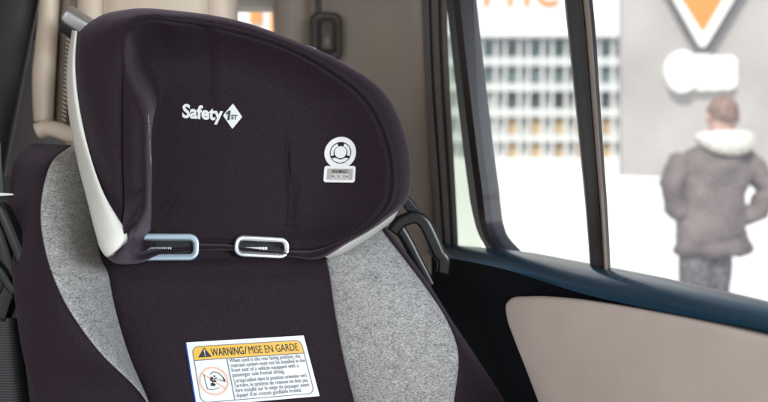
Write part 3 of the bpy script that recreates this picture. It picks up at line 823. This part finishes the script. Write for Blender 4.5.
m.add([(o_[0] + a, Df - .27, o_[2] + b) for a, b in v2], f); m.build('lettering', M['orange'], fac, smooth=False)

# grey wall with signs
Dw = 9.0
gw = MB(); a = P(622, 0, Dw); gw.box((a[0], Dw, 0), (a[0] + 9, Dw + .12, 6.5))
tag(gw.build('grey_wall', M['wall_grey'], None, smooth=False), 'plain grey rendered wall carrying the signs behind the person', 'wall')
pw = MB(); a = P(540, 174.5, Dw - .6); b_ = P(1000, 174.5, Dw - .6)
# slightly falling coping
zl, zr = a[2] + .02, a[2] - .16
pw.add([(a[0], Dw-.6, 0),(b_[0], Dw-.6, 0),(b_[0], Dw-.05, 0),(a[0], Dw-.05, 0),(a[0], Dw-.6, zl),(b_[0], Dw-.6, zr),(b_[0], Dw-.05, zr),(a[0], Dw-.05, zl)],
       [(0,3,2,1),(4,5,6,7),(0,1,5,4),(1,2,6,5),(2,3,7,6),(3,0,4,7)])
tag(pw.build('parapet_wall', M['wall_white'], None, smooth=False), 'low bright white wall along the foot of the grey wall', 'low wall')
tri = empty('triangle_sign', tuple(P(703, 10, Dw)), 'orange triangular sign with white border pointing down on grey wall', 'sign')
def rtri(pts, r, k=5):
    out = []; p = [np.array(q, float) for q in pts]; n = len(p)
    for i in range(n):
        a, b_, c_ = p[i-1], p[i], p[(i+1) % n]
        u = (a - b_) / np.linalg.norm(a - b_); v_ = (c_ - b_) / np.linalg.norm(c_ - b_)
        s0, s1 = b_ + u * r, b_ + v_ * r
        for j in range(k + 1):
            t = j / k; out.append(s0 * (1-t)**2 + b_ * 2 * t * (1-t) + s1 * t * t)
    return out
outer = rtri([(703, 51), (655, -34), (764, -50)], 9); inner = rtri([(701.5, 32), (672, -22), (741, -34)], 4)
def P2(q, d): return P(q[0], q[1], d)
inner = rtri([(703, 33), (671, -18), (741, -32)], 4)
m = MB(); m.prism([P2((q[0] + 4.5, q[1] + 1.0), Dw - .12) for q in outer], (0, .115, 0)); m.build('sign_shadow_slab', M['sign_shadow'], tri, smooth=False)  # dark slab shifted right, stands in for the sign's cast shadow
m = MB(); m.prism([P2(q, Dw - .16) for q in outer], (0, .035, 0)); m.build('sign_border', M['wall_white'], tri, smooth=False)
m = MB(); m.prism([P2(q, Dw - .165) for q in inner], (0, .004, 0)); m.build('sign_face', M['orange'], tri, smooth=False)
rd = empty('round_sign', tuple(P(700, 72, Dw)), 'overexposed white lettered sign with a disc under the orange triangle', 'sign')
m = MB(); m.prism([P(683 + 17 * math.cos(t), 71 + 21 * math.sin(t), Dw - .12) for t in np.linspace(0, 2 * math.pi, 36, endpoint=False)], (0, .11, 0)); m.build('sign_disc', M['wall_white'], rd, smooth=False)
for x0, x1, y0, y1 in ((694, 712, 53, 90), (707, 724, 55, 90), (719, 737, 55, 89)):
    m = MB(); m.prism([P((x0+x1)/2 + a, (y0+y1)/2 + b, Dw - .10 + .003 * (x0 % 5)) for a, b in rrect(x1-x0, y1-y0, 7)], (0, .09, 0)); m.build('sign_letter', M['wall_white'], rd, smooth=False)
# glimpse through the back window
gl = empty('shop_front', tuple(P(257, 0, 12)[:2]) + (0,), 'bright white shopfront with orange stripe seen over the headrest through the back window', 'shop front')
m = MB(); a = P(60, 0, 12); b_ = P(330, 0, 12); m.box((a[0], 12, 0), (b_[0], 12.5, 7)); m.build('shop_wall', M['wall_white'], gl, smooth=False)
m = MB(); a = P(250, 24, 12); b_ = P(262, -40, 12); m.box((a[0], 11.94, a[2]), (b_[0], 11.99, b_[2])); m.build('orange_panel', M['orange'], gl, smooth=False)
m = MB(); a = P(270, 40, 12); b_ = P(300, -40, 12); m.box((a[0], 11.94, a[2]), (b_[0], 11.99, b_[2])); m.build('orange_panel', M['orange'], gl, smooth=False)

# ---- person seen from behind
Dm = 4.6
pm = P(714, 201, Dm)
per = empty('person', (pm[0], Dm, 0), 'person in a grey-brown jacket with a cream hood walking away outside the car window', 'person')
def skin(name, verts, edges, radii, mt, parent, lv=2, root=0):
    me = bpy.data.meshes.new(name); me.from_pydata([tuple(v) for v in verts], edges, [])
    o = bpy.data.objects.new(name, me); COL.objects.link(o)
    o.modifiers.new('s', 'SKIN'); sv = me.skin_vertices[0].data
    for i, r_ in enumerate(radii):
        sv[i].radius = r_ if isinstance(r_, tuple) else (r_, r_); sv[i].use_root = (i == root)
    sb = o.modifiers.new('d', 'SUBSURF'); sb.levels = lv; sb.render_levels = lv
    dg = bpy.context.evaluated_depsgraph_get(); dg.update()
    me2 = bpy.data.meshes.new_from_object(o.evaluated_get(dg)); me2.name = name
    bpy.data.objects.remove(o); bpy.data.meshes.remove(me)
    for p in me2.polygons: p.use_smooth = True
    me2.materials.clear(); me2.materials.append(mt)
    return link(bpy.data.objects.new(name, me2), parent)
def W(px, py, dd=0.0): return P(px, py, Dm) + np.array([0, dd, 0])
hx_, hz_ = W(723, 128)[0], W(723, 128)[2]
# body: head, neck, hands, legs as one continuous figure under the clothes
bv = [W(705,240), W(708,190), W(714,152), W(721,137), W(723,122,.01), W(724,108,.02),
      W(688,160), W(674,174,-.02), W(669,190,-.05), W(674,204,-.02),
      W(740,160), W(756,174,-.02), W(764,190,-.05), W(757,206,-.02),
      W(695,262), W(692,298,-.03), W(690,345,.05), W(690,388,.10), W(690,392,-.03),
      W(715,262), W(714,300,.03), W(713,345,.0), W(714,389,.0), W(714,392,-.12)]
be = [(0,1),(1,2),(2,3),(3,4),(4,5),(2,6),(6,7),(7,8),(8,9),(2,10),(10,11),(11,12),(12,13),(0,14),(14,15),(15,16),(16,17),(17,18),(0,19),(19,20),(20,21),(21,22),(22,23)]
br = [(.10,.08),(.11,.09),(.10,.08),.058,(.078,.095),(.072,.085),.04,.04,.035,.03,.04,.04,.035,.03,.085,.07,.055,.045,.035,.085,.07,.055,.045,.035]
skin('body', bv, be, br, M['skin'], per)
def fold(p, amp):
    return p + amp * np.array([math.sin(p[2] * 31 + p[0] * 17), math.sin(p[2] * 23 - p[0] * 29), math.sin(p[0] * 37 + p[2] * 19)]) + amp * .6 * np.array([math.sin(p[2] * 77 + 2), math.cos(p[0] * 61 + p[2] * 40), 0])
m = MB(); prof = crom([(717,137,9,.06,.02),(717,143,15,.08,.02),(716,149,25,.10,.02),(714,155,34,.12,.01),(713,164,38.5,.135,0),(712,180,37,.14,0),(711,200,33,.14,0),(711,222,33,.14,0),(712,240,35.5,.15,0),(713,253,37,.155,0),(713,255,35,.14,0)], 4)
G = []
for cx_, y_, hw, dp_, dy_ in prof:
    c = W(cx_, y_, dy_); a_ = hw * Dm / 768
    G.append([fold(c + np.array([a_ * math.copysign(abs(math.cos(t)) ** .8, math.cos(t)), dp_ * math.sin(t), 0]), .007) for t in np.linspace(0, 2 * math.pi, 40, endpoint=False)])
m.grid(G, closed_u=True)
jk = m.build('jacket', M['jacket'], per)
for pts in ([W(685,160), W(674,174,-.02), W(669,190,-.05), W(672,203,-.03), W(688,212,.03)], [W(741,160), W(756,174,-.02), W(764,190,-.05), W(759,205,-.03), W(738,216,.03)]):
    pth = crom(pts, 6); n = len(pth)
    mm = sweep(pth, lambda t: oval(.078 - .02 * t, .082 - .018 * t, 16, 2), up=(0, -1, 0))
    mm.v = [fold(v_, .006) for v_ in mm.v]
    mm.build('sleeve', M['jacket'], per)
tv = [W(705,215), W(695,262), W(692,298,-.03), W(690,345,.05), W(690,384,.10), W(716,262), W(715,300,.03), W(714,345,.0), W(714,385,.0)]
skin('trousers', tv, [(0,1),(1,2),(2,3),(3,4),(0,5),(5,6),(6,7),(7,8)], [(.15,.13),.105,.092,.078,.07,.105,.092,.078,.07], M['jeans'], per)
m = MB(); G = []
for k_ in range(41):
    a_ = 2 * math.pi * k_ / 40; bk = max(0, -math.sin(a_))
    c = W(722, 140) + np.array([.125 * math.cos(a_), .10 * math.sin(a_) - .03, -.025 * bk + .02 * max(0, math.sin(a_))])
    out_ = np.array([math.cos(a_), math.sin(a_), 0]); r1, r2 = .042 + .018 * bk, .040 + .034 * bk
    row = []
    for q_ in range(18):
        t = 2 * math.pi * q_ / 18; p = c + out_ * r1 * math.cos(t) + np.array([0, 0, 1]) * r2 * math.sin(t)
        row.append(p + .004 * np.array([math.sin(p[0] * 90 + p[2] * 70), math.cos(p[2] * 110 + p[0] * 30), math.sin(p[0] * 120 - p[2] * 60)]))
    G.append(row)
G[-1] = G[0]
m.grid(G, closed_u=True); m.build('hood', M['fleece'], per)
# hair cap over the back of the skull
m = MB(); G = []
hc = W(723.5, 113); 
for i in range(9):
    ph = math.pi * (.02 + .60 * i / 8); row = []
    for j in range(20):
        th = 2 * math.pi * j / 20
        p = np.array([.088 * math.sin(ph) * math.cos(th), .108 * math.sin(ph) * math.sin(th) + .012, .112 * math.cos(ph) + (.03 if math.sin(th) > .2 and i > 5 else 0)])
        row.append(hc + p)
    G.append(row)
m.grid(G, closed_u=True); m.build('hair', M['hair'], per)
for sgn in (-1, 1):
    e0 = hc + np.array([sgn * .088, .01, -.03]); m = MB(); G = []
    for i in range(7):
        ph = math.pi * i / 6; G.append([e0 + np.array([.014 * math.sin(ph) * math.cos(t), .02 * math.sin(ph) * math.sin(t), .032 * math.cos(ph)]) for t in np.linspace(0, 2 * math.pi, 10, endpoint=False)])
    m.grid(G, closed_u=True); m.build('ear', M['skin'], per)
for px_, dd in ((690, .06), (714, -.05)):
    c = W(px_, 390, dd); m = MB(); G = []
    for yy, w_, h in ((-.15, .01, .02), (-.13, .038, .05), (-.02, .048, .09), (.08, .05, .08), (.15, .045, .06), (.18, .015, .03)):
        G.append([np.array([c[0] + w_ * math.cos(t), c[1] + yy, .001 + h * (.5 + .5 * math.sin(t))]) for t in np.linspace(0, 2 * math.pi, 14, endpoint=False)])
    m.grid(G, closed_u=True); m.build('shoe', M['shoe'], per)

# ================================================================= LIGHT, CAMERA
w = bpy.data.worlds.new('World'); sc.world = w; w.use_nodes = True
nt = w.node_tree; bg_ = nt.nodes['Background']; sky = nt.nodes.new('ShaderNodeTexSky'); sky.sky_type = 'NISHITA'; sky.sun_disc = False
ELEV, AZ = 48, -25      # sun behind the camera, a little to the left
sky.sun_elevation = R(ELEV); sky.sun_rotation = R(180 + 25)
sky.dust_density = 2.0
nt.links.new(sky.outputs['Color'], bg_.inputs['Color']); bg_.inputs['Strength'].default_value = .15
sl = bpy.data.lights.new('sun', 'SUN'); sl.energy = 4.2; sl.angle = R(.5); sl.color = (1, .95, .88)
so = bpy.data.objects.new('sun', sl); COL.objects.link(so)
d = Vector((math.sin(R(25)) * math.cos(R(ELEV)), math.cos(R(25)) * math.cos(R(ELEV)), -math.sin(R(ELEV))))
so.rotation_euler = d.to_track_quat('-Z', 'Y').to_euler()

al = bpy.data.lights.new('added_fill_lamp', 'AREA'); al.shape = 'RECTANGLE'; al.size = .9; al.size_y = .6; al.energy = 4.5; al.color = (.95, .97, 1)  # added area lamp, stands in for daylight from the windscreen
ao = bpy.data.objects.new('added_fill_lamp', al); COL.objects.link(ao); ao.location = (-1.25, -.55, 1.38)
ao.rotation_euler = (Vector((-.15, 1.0, 1.05)) - ao.location).to_track_quat('-Z', 'Y').to_euler()
al = bpy.data.lights.new('added_key_lamp', 'AREA'); al.shape = 'RECTANGLE'; al.size = .6; al.size_y = .45; al.energy = 21; al.color = (.90, .96, 1)  # added key lamp in place of daylight from the front side window
ao = bpy.data.objects.new('added_key_lamp', al); COL.objects.link(ao); ao.location = (.95, -.45, 1.45)
ao.rotation_euler = (Vector((-.2, 1.0, 1.1)) - ao.location).to_track_quat('-Z', 'Y').to_euler()
cam = bpy.data.cameras.new('camera'); co = bpy.data.objects.new('camera', cam); COL.objects.link(co)
co.location = (0, 0, CAMZ); co.rotation_euler = (R(90), 0, 0)
cam.lens = 36; cam.sensor_width = 36; cam.clip_start = .02; cam.clip_end = 1000
cam.dof.use_dof = True; cam.dof.focus_distance = .94; cam.dof.aperture_fstop = 3.5
sc.camera = co
sc.view_settings.view_transform = 'Standard'; sc.view_settings.look = 'None'; sc.view_settings.exposure = 0
